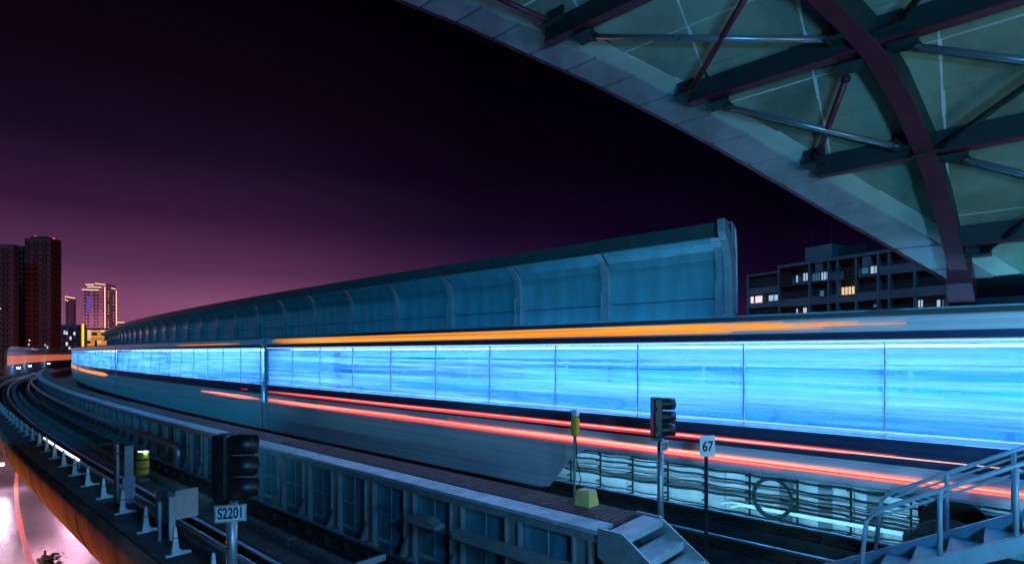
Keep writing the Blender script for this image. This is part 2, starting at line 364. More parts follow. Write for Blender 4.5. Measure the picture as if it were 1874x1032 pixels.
post = tmpl('post', MB().box(-.03,.05,-.13,.13,-.98,HW-.16).box(-.06,-.03,-.13,-.10,-.7,HW-.16).box(-.06,-.03,.10,.13,-.7,HW-.16), STEEL, wk)
foot = tmpl('foot_bracket', MB().box(-.22,.0,-.16,.16,-.98,-.26).prism([(-.18,-.26),(-.04,-.26),(-.04,.05)],'y',-.03,.03), CONC, wk)
panl = tmpl('infill_panel', MB().box(.03,.06,-.40,.40,-.9,HW-.17), mat('walkway_infill_paint',(.07,.22,.28),.45,.1,.55,2.2,.1,streak=(1,1,.25)), wk)
cross = tmpl('panel_seam', MB().box(.022,.03,-.008,.008,-.9,HW-.17).box(.02,.03,-.40,.40,.22,.236).box(.018,.03,-.4,.4,-.26,-.2), BARRP, wk)
for k in range(75):
    s0 = 3.7+1.1*k
    put(post, 'post', wk, s0, 5.46); put(foot, 'foot_bracket', wk, s0, 5.42); put(panl, 'infill_panel', wk, s0+.55, 5.46)
    if k < 40: put(cross, 'panel_seam', wk, s0+.55, 5.46)
for o in (post, foot, panl, cross): drop(o)
# stairs at the walkway end
st = thing('walkway_stairs', 'short steel stairs going down from the end of the raised walkway', 'stairs', C(3.0,5.85,-.9))
for dd in (5.38, 6.28):
    obj('stringer', MB().prism([(3.44,HW+.03),(3.44,HW-.30),(1.2,-.75),(1.2,-.42),(3.12,HW+.03)],'x',dd-.015,dd+.015), STEEL, st)
for k in range(7):
    sA = 3.2-.265*k; zA = HW-.02-.17*(k+1)*1.0+.15
    if k == 0: zA = HW+.008
    obj('tread', MB().box(5.40,6.26,sA-.13,sA+.13,zA-.03,zA).box(5.40,6.26,sA-.135,sA-.12,zA-.09,zA+.004), WALKG, st, bevel=.004)
    if k: obj('riser_bar', MB().box(5.40,6.26,sA+.10,sA+.125,zA+.002,zA+.035), STEEL, st)
b = tag(obj('junction_box', MB().quadbox([(6.02,3.98,HW+.008),(6.26,3.98,HW+.008),(6.26,4.24,HW+.008),(6.02,4.24,HW+.008),(6.05,4.01,HW+.22),(6.23,4.01,HW+.22),(6.23,4.21,HW+.22),(6.05,4.21,HW+.22)]), YELP, bevel=.012, loc=(6.14,4.11,HW)), 'pale yellow box standing on the end of the red walkway', 'box')
# ducts hung on the walkway side
def duct(name, s0, s1, z, d, label, elbow):
    t = thing(name, label, 'duct', C(s0, d, z))
    n = int((s1-s0)/2.4)+1
    for k in range(n):
        a = s0+(s1-s0)*k/n; b2 = s0+(s1-s0)*(k+1)/n-.02
        pr = [(d+.09*cos(radians(q)), z+.085*sin(radians(q))) for q in (30,75,105,150,210,255,285,330)]
        obj('duct_length', MB().sw(pr, a, b2), STEEL, t)
    if elbow:
        obj('elbow', MB().tube([C(s0,d,z), C(s0-.12,d,z-.03), C(s0-.18,d,z-.14), C(s0-.18,d,z-.5), C(s0-.08,d,z-.6), C(s0+.6,d,z-.62)], .085, 10), STEEL, t, smooth=True)
    for k in range(int((s1-s0)/2.0)): obj('bracket', MB().sbox(d-.02,5.44,s0+.3+k*2,s0+.36+k*2,z-.12,z-.09), STEELD, t)
duct('cable_duct', -1.0, 5.6, .46, 5.12, 'grey segmented cable duct below the walkway edge nearest the stairs', False)
duct('cable_duct', 16.6, 70, .45, 5.0, 'long far cable duct ending in a downward elbow beside the track', True)
tag(obj('duct_cover', MB().box(5.02,5.22,5.9,6.6,.44,.50).prism([(5.9,.5),(6.6,.5),(6.4,.58),(6.1,.58)],'x',5.02,5.2), STEEL, loc=(5.1,6.2,.44), bevel=.01), 'small grey metal cover lying at the near duct end', 'cover')
# ================================================================== FAR WALL
nb = thing('noise_barrier', 'tall curved-top noise barrier of teal panels running along behind the train', 'noise barrier', C(4.47,12,-.9))
arc = [(-.0,4.15),(-.0,4.5),(-.02,4.75),(-.08,4.98),(-.18,5.16),(-.33,5.30),(-.50,5.38)]
def offp(p, k): return [(x+k, z) for x, z in p]
def strip(prof, th, y0, y1):
    return MB().prism(prof + [(x+th, z+th*.6) for x, z in reversed(prof)], 'y', y0, y1)
SP = 2.92
tp = strip(arc, .05, .11, SP-.11)
cv = tmpl('curved_panel', tp, BARR, nb, smooth=False)
cp = tmpl('cap', MB().prism([(-.50,5.375),(-.53,5.40),(-.50,5.70),(-.44,5.72),(-.40,5.45),(-.44,5.38)],'y',.0,SP-.01), BARRC, nb)
mp_ = tmpl('flat_panel', MB().box(.02,.06,.11,SP-.11,3.55,4.135), BARR, nb)
mp2 = tmpl('flat_panel', MB().box(.02,.06,.11,SP-.11,3.19,3.535), BARR, nb)
bk = tmpl('backing_strip', MB().box(.065,.075,.0,SP,3.2,4.25), BARRC, nb)
gl = tmpl('glass_pane', MB().box(.03,.04,.11,SP-.11,2.62,3.17), BGLASS, nb)
fr = tmpl('pane_frame', MB().box(.01,.07,.11,SP-.11,2.56,2.62).box(.01,.07,.11,SP-.11,3.165,3.195), BARRP, nb)
lp = tmpl('lower_panel', MB().box(.02,.06,.11,SP-.11,1.0,1.78), BARR, nb)
lp2 = tmpl('lower_panel', MB().box(.02,.06,.11,SP-.11,1.80,2.54), WPAN, nb)
pp = [(-.12,1.0),(-.12,4.5),(-.14,4.75),(-.20,5.0),(-.31,5.20),(-.45,5.35),(-.52,5.37)]
po = tmpl('post', MB().prism(pp+[(.12,4.9),(.12,1.0)],'y',-.10,.10).box(-.16,-.12,-.115,-.10,1,4.5).box(-.16,-.12,.10,.115,1,4.5), BARRP, nb)
s = 4.47; n = 0
while s < 200 and n < 62:
    for src, nm in ((cv,'curved_panel'),(cp,'cap'),(mp_,'flat_panel'),(mp2,'flat_panel'),(bk,'backing_strip'),(gl,'glass_pane'),(fr,'pane_frame'),(lp,'lower_panel'),(lp2,'lower_panel'),(po,'post')):
        if n > 24 and nm in ('flat_panel','backing_strip','glass_pane','pane_frame','lower_panel'): continue
        put(src, nm, nb, s, 12)
    s += SP if s < SC else SP/(1-12/RC); n += 1
for o in (cv,cp,mp_,mp2,bk,gl,fr,lp,lp2,po): drop(o)
# end frame of the barrier
obj('end_post', MB().prism([(11.80,1.0),(11.80,4.5),(11.78,4.8),(11.70,5.08),(11.56,5.32),(11.42,5.46),(11.40,5.74),(11.58,5.72),(11.86,5.4),(12.02,5.0),(12.10,4.6),(12.10,1.0)],'y',4.22,4.38), BARRP, nb, bevel=.012)
obj('rain_pipe', MB().tube([(11.72,4.30,5.70),(11.9,4.26,5.74),(12.12,4.26,5.62),(12.2,4.26,5.1),(12.22,4.26,3.8)],.03,8).tube([(11.9,4.26,5.74),(12.06,4.26,5.2)],.02,6), BARRP, nb)
# low wall to the right of the barrier
lw = thing('low_track_wall', 'low panelled wall right of the barrier with one white panel', 'wall', C(0,12,-.9))
def wp(s0,s1,z0,z1,m,nm='wall_panel',d0=12.0): return obj(nm, MB().box(d0,d0+.08,s0+.006,s1-.006,z0,z1), m, lw, bevel=.004)
for (a,b2,mm) in ((1.80,4.08,WPAN),(-1.6,1.30,CPAN),(-4.6,-1.62,CPAN),(-9,-4.62,CPAN)):
    for z0,z1 in ((1.02,1.62),(1.63,3.05),(3.06,3.70)): wp(a,b2,z0,z1,mm)
wp(1.30,1.80,1.02,3.71,BARRP,'pilaster',11.9); wp(4.085,4.22,1.02,3.71,BARRP,'pilaster',11.94)
obj('drain_groove', MB().box(11.88,11.90,1.56,1.60,1.0,3.7), BLACK, lw)
obj('coping', MB().box(11.95,12.15,-9,4.2,3.702,3.74), BARRP, lw)
pw = thing('parapet_wall', 'pale concrete foot wall carrying the cables beneath the barrier', 'wall', C(0,12,-.9))
for k in range(44):
    a = -10+k*2.4
    obj('concrete_block', MB().sbox(11.92,12.3,a,a+2.385,-.995,.94), CONCP, pw)
obj('ledge', MB().sbox(11.86,12.3,-10,95,.942,1.0), CONC, pw)
for sA in (.35,2.35,3.05,1.55,-1.2): obj('pilaster', MB().box(11.88,11.919,sA,sA+.24,-.99,.94), CONC, pw)
# cables on the wall
cr_ = thing('cable_rack', 'rack of dark sagging cables strung along the pale concrete wall', 'cable rack', C(0,11.85,-.9))
for k in range(22):
    sA = -5.25+k*.91
    obj('bracket', MB().box(11.80,11.83,sA-.018,sA+.018,-.72,.56), CABLE, cr_)
    a = MB()
    for j in range(7): a.box(11.66,11.80,sA-.012,sA+.05,.42-.165*j-.03,.42-.165*j-.012)
    o_ = obj('bracket_arm', a, CABLE, cr_); o_['kind'] = 'stuff'
zc = [.44,.40,.27,.11,.07,-.06,-.09,-.38,-.42,-.56]
for j, z in enumerate(zc):
    ph = random.random()*6; pts = []
    for i in range(150):
        sA = -6+i*.15; sag = .014*sin(((sA+5.25)/.91)*2*pi+ph*.1) - .02*sin(sA*.9+ph)
        pts.append((11.70+.03*sin(j*2.1), sA, z+sag))
    obj('cable', MB().tube(pts, random.choice((.012,.017,.022)), 6), CABLE, cr_, smooth=True)
for z, s0, s1 in ((-.20,-1.0,4.4),(-.235,-1,4.2),(-.66,-.2,3.9)):
    obj('conduit', MB().tube([(11.68,s0,z),(11.68,s1-.2,z),(11.68,s1,z-.08)],.024,8), CONDUIT, cr_, smooth=True)
co = MB()
for j in range(3):
    rr = .36+.022*j
    co.tube([(11.62-.012*j, 3.35+rr*cos(a*pi/16)*.93, .05+rr*sin(a*pi/16)) for a in range(33)], .018, 6)
tag(obj('cable_coil', co, CABLE, loc=(11.6,3.35,-.3), smooth=True), 'round coil of spare dark cable hanging on the wall rack', 'cable coil')
tag(obj('fill_strip_housing', MB().box(10.80,10.84,-4.9,8.8,-.32,-.21), STEELD, loc=(10.8,0,-.2)), 'long low dark housing of the added fill strip under the train', 'lamp')  # casing made up for the added strip fill
# ================================================================== METRO TRAIN (at rest; one vehicle per length)
tn = thing('metro_train', 'long blue lit metro train with amber and red light trails as glowing strips curving away past the barrier', 'train', C(0,9.6,0))
D0, D1 = 8.2, 11.0
def carriage(a, b, near=False, skirts=(), strips=(), detail=True, bounce=False):
    m = MB()
    m.sw([(D0,1.24),(D0,1.875),(D0+.06,1.875),(D0+.06,1.24)], a, b, 1.6)
    m.sw([(D1-.06,1.24),(D1-.06,2.2),(D1,2.2),(D1,1.24)], a, b, 1.6)
    m.sw([(D0,3.085),(D0+.0,3.40),(D0+.10,3.45),(D0+.55,3.49),(9.6,3.51),(D1-.55,3.49),(D1-.10,3.45),(D1,3.40),(D1,2.85),(D1-.06,2.85),(D1-.06,3.13),(D0+.06,3.13),(D0+.06,3.085)], a, b, 1.6)
    m.sw([(D0+.06,1.20),(D0+.06,1.29),(D1-.06,1.29),(D1-.06,1.20)], a, b, 1.6)
    car = obj('carriage', m, TRAIN, tn)
    obj('roof_skin', MB().sw([(D0-.004,3.395),(D0+.096,3.456),(D0+.55,3.497),(9.6,3.518),(9.6,3.512),(D0+.55,3.491),(D0+.10,3.451),(D0-.001,3.398)], a+.02, b-.02, 1.6), TROOF, car)
    for k in range(5):
        rd = D0+.16+.1*k; obj('roof_rib', MB().sw([(rd,3.455+.008*k),(rd+.02,3.475+.008*k),(rd+.04,3.46+.008*k)], a+.05, b-.05, 1.6), TROOF, car)
    # dark waist band
    obj('waist_band', MB().sw([(D0-.006,1.56),(D0-.006,1.872),(D0-.001,1.872),(D0-.001,1.56)], a+.02, b-.02, 1.6), TRAIND, car)
    obj('top_band', MB().sw([(D0-.006,3.12),(D0-.006,3.215),(D0-.001,3.215),(D0-.001,3.12)], a+.02, b-.02, 1.6), TRAIND, car)
    obj('white_trail_line', MB().sw([(D0-.012,3.088),(D0-.012,3.104),(D0-.002,3.104),(D0-.002,3.088)], a+.02, b-.02, 1.6), TRAILW, car)
    # windows and pillars
    n = int((b-a-.4)/1.62); w = (b-a-.2)/n
    for k in range(n):
        s0 = a+.1+k*w
        obj('window', MB().sbox(D0+.018,D0+.026,s0+.013,s0+w-.013,1.877,3.083), STREAKGL, car)
        obj('window_pillar', MB().sbox(D0+.002,D0+.045,s0-.009,s0+.009,1.876,3.084), TRAIN, car)
        if bounce: obj('far_bounce_panel', MB().sbox(D1-.055,D1-.03,s0+.03,s0+w-.03,2.202,2.79), TLIGHT, car)  # pale panel added over the far windows to brighten the interior
        elif detail:
            obj('far_window', MB().sbox(D1-.04,D1-.03,s0+.03,s0+w-.03,2.202,2.848), WGLASS, car)
            if k % 2: obj('far_window_pillar', MB().sbox(D1-.055,D1-.004,s0-.03,s0+.03,2.202,2.848), TLIGHT, car)
    # interior
    obj('ceiling_light', MB().sbox(D0+.75,D0+.90,a+.2,b-.2,3.03,3.06), CEIL, car)
    obj('ceiling_light', MB().sbox(D1-.85,D1-.70,a+.2,b-.2,3.03,3.06), CEIL, car)
    obj('ceiling', MB().sbox(D0+.07,D1-.07,a+.1,b-.1,3.10,3.125), TLIGHT, car)
    obj('far_lining', MB().sbox(D1-.10,D1-.065,a+.1,b-.1,1.95,2.19), TLIGHT, car)
    obj('far_lining', MB().sbox(D1-.10,D1-.065,a+.1,b-.1,1.30,1.945), TBLUE, car)
    obj('advert_rail', MB().sbox(D1-.16,D1-.065,a+.1,b-.1,2.80,3.02), TLIGHT, car)
    obj('floor', MB().sbox(D0+.07,D1-.11,a+.1,b-.1,1.292,1.30), TBLUE, car)
    for (x, z, r) in ((D0+.8,2.72,.018),(D1-.8,2.72,.018)):
        obj('grab_rail', MB().sw([(x+r*cos(q*pi/3), z+r*sin(q*pi/3)) for q in range(6)], a+.3, b-.3, 1.6), WHITE, car)
    nb_ = int((b-a-1)/3.2)
    for k in range(nb_):
        s0 = a+.9+k*3.2
        obj('seat_bench', MB().sbox(D1-.55,D1-.12,s0,s0+3.1,1.68,1.74).sbox(D1-.16,D1-.11,s0,s0+3.1,1.741,2.02), SEATM, car)
        obj('seat_bench', MB().sbox(D0+.12,D0+.55,s0,s0+3.1,1.62,1.68).sbox(D0+.10,D0+.15,s0,s0+3.1,1.681,1.84), SEATM, car)
    # door seams, proud door leaves
    nd = max(2, int((b-a)/5.0))
    for k in range(nd):
        sc = a+(b-a)*(k+.5)/nd
        for q in (-1,1):
            obj('door', MB().sbox(D0-.014,D0-.0065,sc+(0.012 if q>0 else -.70),sc+(.70 if q>0 else -.012),1.255,1.555), TRAIN, car)
    for (s0,s1) in skirts:
        n2 = max(1, round((s1-s0)/2.2)); ww = (s1-s0)/n2
        for k in range(n2):
            obj('skirt_panel', MB().sw([(D0+.01,1.235),(D0+.0,1.0),(D0+.03,.37),(D0+.07,.37),(D0+.05,1.235)], s0+k*ww+.006, s0+(k+1)*ww-.006, 1.6), TRAIN, car)
    if near: obj('skirt_panel', MB().prism([(skirts[0][0]-.006,.37),(skirts[0][0]-.006,1.235),(skirts[0][0]-1.1,1.235),(skirts[0][0]-.75,1.02),(skirts[0][0]-.25,.42)],'x',D0+.01,D0+.05), TRAIN, car)
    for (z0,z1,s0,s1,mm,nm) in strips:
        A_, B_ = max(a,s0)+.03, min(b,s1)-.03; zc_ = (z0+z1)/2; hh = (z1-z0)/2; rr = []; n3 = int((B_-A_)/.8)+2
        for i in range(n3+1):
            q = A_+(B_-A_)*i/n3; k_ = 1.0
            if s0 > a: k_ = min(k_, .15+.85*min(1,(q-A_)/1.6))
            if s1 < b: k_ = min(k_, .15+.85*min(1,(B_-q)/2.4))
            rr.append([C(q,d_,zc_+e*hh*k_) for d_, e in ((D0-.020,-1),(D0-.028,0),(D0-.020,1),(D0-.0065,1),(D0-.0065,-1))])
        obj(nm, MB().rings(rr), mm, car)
    return car
def bogie(car, s):
    bg_ = obj('bogie', MB().sbox(8.55,8.75,s-1.5,s+1.5,.42,.62).sbox(10.4,10.6,s-1.5,s+1.5,.42,.62).sbox(8.7,10.5,s-.3,s+.3,.45,.9).tube([C(s,8.6,.55),C(s,8.6,.95)],.2,10), STEELD, car)
    for q in (-1.05,1.05):
        for d in (8.84,10.18):
            obj('wheel', MB().tube([C(s+q,d-.06,.42),C(s+q,d+.06,.42)],.42,20), TYRE, car)
        obj('axle', MB().tube([C(s+q,8.9,.42),C(s+q,10.1,.42)],.07,8), STEELD, car)
AM = 'amber_trail_strip'; RE = 'red_trail_strip'  # light trails of the moving train modelled as glowing strips on the body
c1 = carriage(-4.2,18.3, near=True, skirts=((6.6,18.2),), strips=((3.358,3.385,2.2,17.6,TRAILA,AM),(3.328,3.355,1.3,17.8,TRAILA,AM),(3.298,3.325,.8,17.9,TRAILA,AM),(3.268,3.295,1.7,17.7,TRAILA,AM),(3.240,3.265,2.9,17.3,TRAILA,AM),(1.672,1.69,.9,18.2,TRAILR,RE),(1.652,1.668,-.6,18.2,TRAILC,RE),(1.632,1.648,1.4,18.2,TRAILR,RE),(1.608,1.624,3.4,18.2,TRAILR,RE),(1.412,1.43,-4.2,18.2,TRAILR2,RE),(1.390,1.408,-4.2,18.2,TRAILC,RE),(1.366,1.386,-4.2,18.2,TRAILR2,RE),(1.342,1.360,-.4,18.2,TRAILR2,RE),(1.310,1.335,2.2,18.2,TRAILR,RE),(1.95,1.960,-4.2,18.2,TRAILW,'white_trail_line')))
bogie(c1, -.6); bogie(c1, 14.2)
c0 = carriage(-27,-4.6, skirts=((-26.9,-4.7),), strips=((1.335,1.43,-27,-4.7,TRAILR2,RE),), detail=False)
c2 = carriage(18.7,41, skirts=((18.8,40.9),), strips=((1.62,1.69,19.8,20.4,TRAILR,RE),(1.315,1.43,18.8,24.6,TRAILR2,RE),(3.25,3.28,20.5,28,TRAILA,AM)), bounce=True)
c3 = carriage(41.4,64, skirts=((41.5,63.9),), strips=((1.36,1.60,44,63.9,TRAILO,'orange_trail_strip'),), bounce=True)
c4 = carriage(64.4,87, skirts=((64.5,86.9),), strips=((1.36,1.62,64.5,86.9,TRAILO,'orange_trail_strip'),), bounce=True)
c5 = carriage(87.4,110, skirts=((87.5,109.9),), strips=(), bounce=True)
for s0 in (-4.6,18.3,41.0,64.0,87.0):
    m = MB()
    for k in range(5): m.sw([(8.27,1.3),(8.25,3.3),(9.0,3.46),(10.2,3.46),(10.74,3.3),(10.7,1.3)] if k%2 else [(8.31,1.3),(8.29,3.26),(9.0,3.42),(10.2,3.42),(10.68,3.26),(10.64,1.3)], s0+.08*k, s0+.08*k+.079)
    obj('gangway_bellows', m, mat('bellows_rubber',(.42,.55,.62),.7), tn); obj('gangway_skirt', MB().sw([(D0+.04,.38),(D0+.02,1.28),(D0+.05,1.28),(D0+.07,.38)], s0+.01, s0+.39), TRAIN, tn) if s0 > 0 else None
# ================================================================== SIGNALS AND TRACKSIDE OBJECTS
def signal(label, loc, rz, top, txt, sc=1.0, plate_rz=0.35):
    t = thing('railway_signal', label, 'railway signal', (0,0,0))
    obj('mast', MB().tube([(0,0,0),(0,0,top-.80*sc)],.06*sc,16), STEEL, t, smooth=True)
    obj('mast_base', MB().box(-.13,.13,-.13,.13,-.6,.03), CONC, t)
    zb = top-.76*sc
    hd = obj('signal_head', MB().box(-.15*sc,.11*sc,.0,.17*sc,zb,top), BLACK, t, bevel=.03*sc)
    for k in range(3):
        z = zb+(.13+.25*k)*sc; R_ = .118*sc
        rg = []
        for (y, r) in ((.0,R_),(-.12*sc,R_),(-.27*sc,R_*.98)):
            rg.append([(.0+r*cos(a*pi/10), y, z+r*sin(a*pi/10)) for a in range(20)])
        for (y, r) in ((-.27*sc,R_*.93),(-.02*sc,R_*.93)):
            rg.append([(.0+r*cos(a*pi/10), y, z+r*sin(a*pi/10)) for a in range(20)])
        obj('hood', MB().rings(rg, caps=False), BLACK, hd, smooth=True)
        obj('lens', MB().tube([(0,-.015*sc,z),(0,.0,z)],R_*.92,20), BLACK, hd)
    obj('hinge', MB().box(-.20*sc,-.151*sc,.05,.09,zb+.50*sc,zb+.58*sc), BLACK, t); obj('hinge', MB().box(-.20*sc,-.151*sc,.05,.09,zb+.12*sc,zb+.2*sc), BLACK, t); obj('neck', MB().box(-.08*sc,.08*sc,.0,.16*sc,zb-.05,zb-.004), BLACK, t)
    R = Matrix.Rotation(plate_rz, 4, 'Z')
    def rot(mb):
        for i, v in enumerate(mb.v): mb.v[i] = R @ v
        return mb
    w, h = .165*sc, .095*sc; zp = zb-.05-h-.01
    pl = obj('number_plate', rot(MB().box(-w,w,-.085*sc,-.075*sc,zp-h,zp+h)), WHITE, t)
    obj('plate_border', rot(MB().box(-w*.95,w*.95,-.087*sc,-.0855*sc,zp+h*.86,zp+h*.92).box(-w*.95,w*.95,-.087*sc,-.0855*sc,zp-h*.92,zp-h*.86).box(-w*.95,-w*.92,-.087*sc,-.0855*sc,zp-h*.9,zp+h*.9).box(w*.92,w*.95,-.087*sc,-.0855*sc,zp-h*.9,zp+h*.9)), BLACK, t)
    me = text_mesh(txt, .155*sc); me.materials.append(BLACK)
    o = bpy.data.objects.new('plate_text', me); COL.objects.link(o); o.parent = t
    o.matrix_local = R @ Matrix.Translation((0,-.0875*sc,zp)) @ Matrix.Rotation(pi/2,4,'X') @ Matrix.Diagonal((.72,1.15,1,1))
    t.location = loc; t.rotation_euler = (0,0,rz); return t
signal('black three lamp signal on a blue grey mast with the white plate S2201', (2.62,6.72,0), .80, 2.0, 'S2201', 1.0, -1.33)
signal('smaller signal with number plate in front of the train beyond the walkway stairs', (7.2,3.57,-.0), .80, 2.32, 'S2203', .74, -.75)
# kilometre board 67
kb = thing('distance_board', 'white board reading 67 on a post in front of the train', 'sign', (7.75,3.13,-.9))
kx, ky = 7.75, 3.13
obj('post', MB().box(kx-.02,kx+.02,ky-.02,ky+.02,-.9,1.70), STEELD, kb)
a = -TH
def fb(mb, px, py, ang_):
    R = Matrix.Translation((px,py,0)) @ Matrix.Rotation(ang_,4,'Z')
    for i, v in enumerate(mb.v): mb.v[i] = R @ v
    return mb
obj('board', fb(MB().box(-.118,.118,-.035,-.024,1.46,1.76), kx, ky, -TH+.2), WHITE, kb, bevel=.004)
me = text_mesh('67', .20); me.materials.append(BLACK); o = bpy.data.objects.new('board_text', me); COL.objects.link(o); o.parent = kb
o.matrix_local = Matrix.Translation((0,0,.9)) @ Matrix.Rotation(-TH+.2,4,'Z') @ Matrix.Translation((0,-.0375,1.60)) @ Matrix.Rotation(pi/2,4,'X') @ Matrix.Diagonal((.85,1,1,1))
# yellow box on a post in front of the train
yp = thing('trackside_call_box', 'yellow rounded device on a thin post in front of the train lower body', 'call box', (7.7,5.4,-.9))
obj('post', MB().tube([(7.7,5.4,-.9),(7.7,5.4,1.98)],.02,8), STEEL, yp)
obj('housing', MB().box(7.62,7.74,5.30,5.44,1.52,1.86), YEL, yp, bevel=.045)
obj('top_cap', MB().box(7.64,7.74,5.32,5.42,1.87,1.98), WHITE, yp, bevel=.01)
obj('cable', MB().tube([(7.7,5.37,1.52),(7.71,5.36,1.1),(7.75,5.3,.8),(7.7,5.38,.4)],.01,6), CABLE, yp)
# cable hooks on the parapet ledge
hk = MB(); hk.quadbox([(-.05,-.035,.02),(.05,-.035,.02),(.05,.035,.02),(-.05,.035,.02),(-.015,-.02,.40),(.015,-.02,.40),(.015,.02,.40),(-.015,.02,.40)])
base = MB().prism([(-.12,0),(.20,0),(.20,.02),(.10,.04),(.05,.09),(-.05,.02),(-.12,.02)],'y',-.04,.04)
labs = 'white tapered cable hook standing in the row along the parapet ledge beyond the white board'
ht = thing('cable_hook', labs, 'cable hook', (0,0,0), 'cable hooks along the parapet ledge')
obj('upright', hk, WHITE, ht, bevel=.006); obj('foot', base, WHITE, ht)
obj('clip', MB().box(-.04,.04,-.028,.028,.14,.155), BLACK, ht); obj('clip', MB().box(-.03,.03,-.03,.03,.24,.252), BLACK, ht)
ORD = ['','','first','second','third','fourth','fifth','sixth','seventh','eighth','ninth','tenth','eleventh','twelfth']
labs = 'far white cable hook, small and beyond the tube lamp, on the parapet ledge'
for k in range(34):
    s0 = 7.1+1.46*k; d = 2.55 + min(.28, max(0,(s0-7))*.02)
    if k == 0: r = ht; r.location = C(s0,d,.13); r.rotation_euler = (0,0,ang(s0))
    else: r = dup(ht, C(s0,d,.13), ang(s0))
    r['label'] = (ORD[k]+' white cable hook beyond the white board along the parapet ledge' if k < len(ORD) else labs)
    if k == 0: r['label'] = 'nearest white cable hook, at the bottom edge of the picture by the parapet'
    elif k == 1: r['label'] = 'second nearest white cable hook, just left of the white sign board'
# pale conduit lying behind the hooks
tag(obj('conduit_pipe', MB().sw([(3.02+.05*cos(q*pi/4), .22+.05*sin(q*pi/4)) for q in range(8)], 3.5, 34), STEEL, loc=C(3.5,3.0,.15), smooth=True), 'pale pipe lying behind the row of white cable hooks', 'pipe')
tl = thing('trackside_tube_lamp', 'glowing white tube lamp lying along the parapet behind the hooks', 'lamp', C(18,2.98,.2))
obj('tube', MB().sw([(2.97+.02*cos(q*pi/3), .33+.02*sin(q*pi/3)) for q in range(6)], 16.8, 22.0), emis('tube_lamp',(.75,.88,1.0),2.2), tl); obj('tray', MB().sbox(2.93,3.0,16.7,22.1,.14,.30), STEEL, tl)
# equipment posts with yellow device
ep = thing('equipment_post', 'pair of teal steel uprights with a yellow device strapped to the right', 'equipment post', C(12.3,2.78,.1))
obj('upright', MB().box(2.70,2.78,12.30,12.34,.1,1.23), STEEL, ep); obj('upright', MB().box(2.84,2.98,12.20,12.24,.1,1.20), STEEL, ep)
obj('upright_side', MB().box(2.70,2.715,12.2,12.30,.1,1.23), STEELD, ep)
obj('top_bar', MB().box(2.5,2.86,12.5,12.53,1.22,1.25), STEELD, ep); obj('cross_bar', MB().box(2.7,2.95,12.25,12.32,1.05,1.08), STEELD, ep)
obj('lower_plate', MB().box(2.80,3.0,12.16,12.19,.1,.62), BARRP, ep)
h = obj('yellow_housing', MB().tube([(3.14,12.22,.62),(3.14,12.22,.66),(3.14,12.22,1.02),(3.14,12.22,1.06)],.105,16), YEL, ep, smooth=True, bevel=.02)
obj('strap', MB().tube([(3.14,12.22,.90),(3.14,12.22,.93)],.109,16).tube([(3.14,12.22,.74),(3.14,12.22,.76)],.109,16), BLACK, ep)
# sign board
sb = thing('lineside_cabinet_board', 'white square board on two short posts beside the front signal', 'board', C(9.3,2.7,.1))
obj('post', MB().box(2.72,2.80,9.27,9.33,.1,.78), WHITE, sb); obj('post', MB().box(2.60,2.64,9.36,9.40,.1,.72), BARRP, sb)
obj('board', MB().box(2.80,3.12,9.28,9.31,.42,.86), WHITE, sb, bevel=.004); obj('back_board', MB().box(2.58,2.74,9.42,9.44,.38,.88), STEELD, sb)
# small channel iron across the near track
tag(obj('cross_channel', MB().box(3.75,4.6,6.46,6.56,.02,.08).box(3.75,4.6,6.46,6.475,.08,.11), BARRP, loc=(4,6.5,0)), 'blue grey channel iron lying across the slab beside the front signal', 'channel iron')
tag(obj('slab_cover', MB().box(3.75,4.0,15.0,17.2,-.098,-.02), CONC, loc=(3.9,16,-.1), bevel=.01), 'flat concrete trough cover lying between the rails of the near track', 'cover')
# ================================================================== STATION STAIRS, right foreground
sr = thing('station_stairs', 'station staircase with pale blue tubular handrails rising to the right', 'stairs', (7.0,0,-.4))
def zs(T): return 1.26-.56*T
def zh(T): return 1.88-.575*T
for d, k0 in ((6.55,0),(7.5,1)):
    obj('stringer', MB().prism([(1.95,zs(1.95)),(-2.5,zs(-2.5)),(-2.5,zs(-2.5)-.17),(1.95,zs(1.95)-.17)],'x',d-.03,d+.03), mat('stair_paint',(.34,.48,.56),.4,.2,.2,4,.05), sr, bevel=.01)
    pts = [(d,1.05,zs(1.05)-.05),(d,.99,zh(.95)-.10),(d,.93,zh(.93)-.02),(d,.84,zh(.84)),(d,-2.4,zh(-2.4))]
    obj('handrail', MB().tube(pts,.022,12), MATS['stair_paint'], sr, smooth=True)
    obj('lower_rail', MB().tube([(d+.03,.86,zh(.86)-.075),(d+.03,-2.4,zh(-2.4)-.075)],.012,8), MATS['stair_paint'], sr)
    for T in ((.40,-.13,-.66,-1.2,-1.8)): obj('rail_post', MB().tube([(d,T+k0*.0,zs(T)-.02),(d,T,zh(T))],.021,10), MATS['stair_paint'], sr, smooth=True)
for k in range(16):
    T = 1.9-.28*k; z = zs(T)-.14
    obj('step', MB().box(6.58,7.47,T-.15,T+.15,z-.035,z).box(6.58,7.47,T-.15,T-.13,z,z+.14), BARR, sr)
obj('landing', MB().box(6.0,8.0,-5,-2.5,zs(-2.5)-.15,zs(-2.5)-.0), CONC, sr)
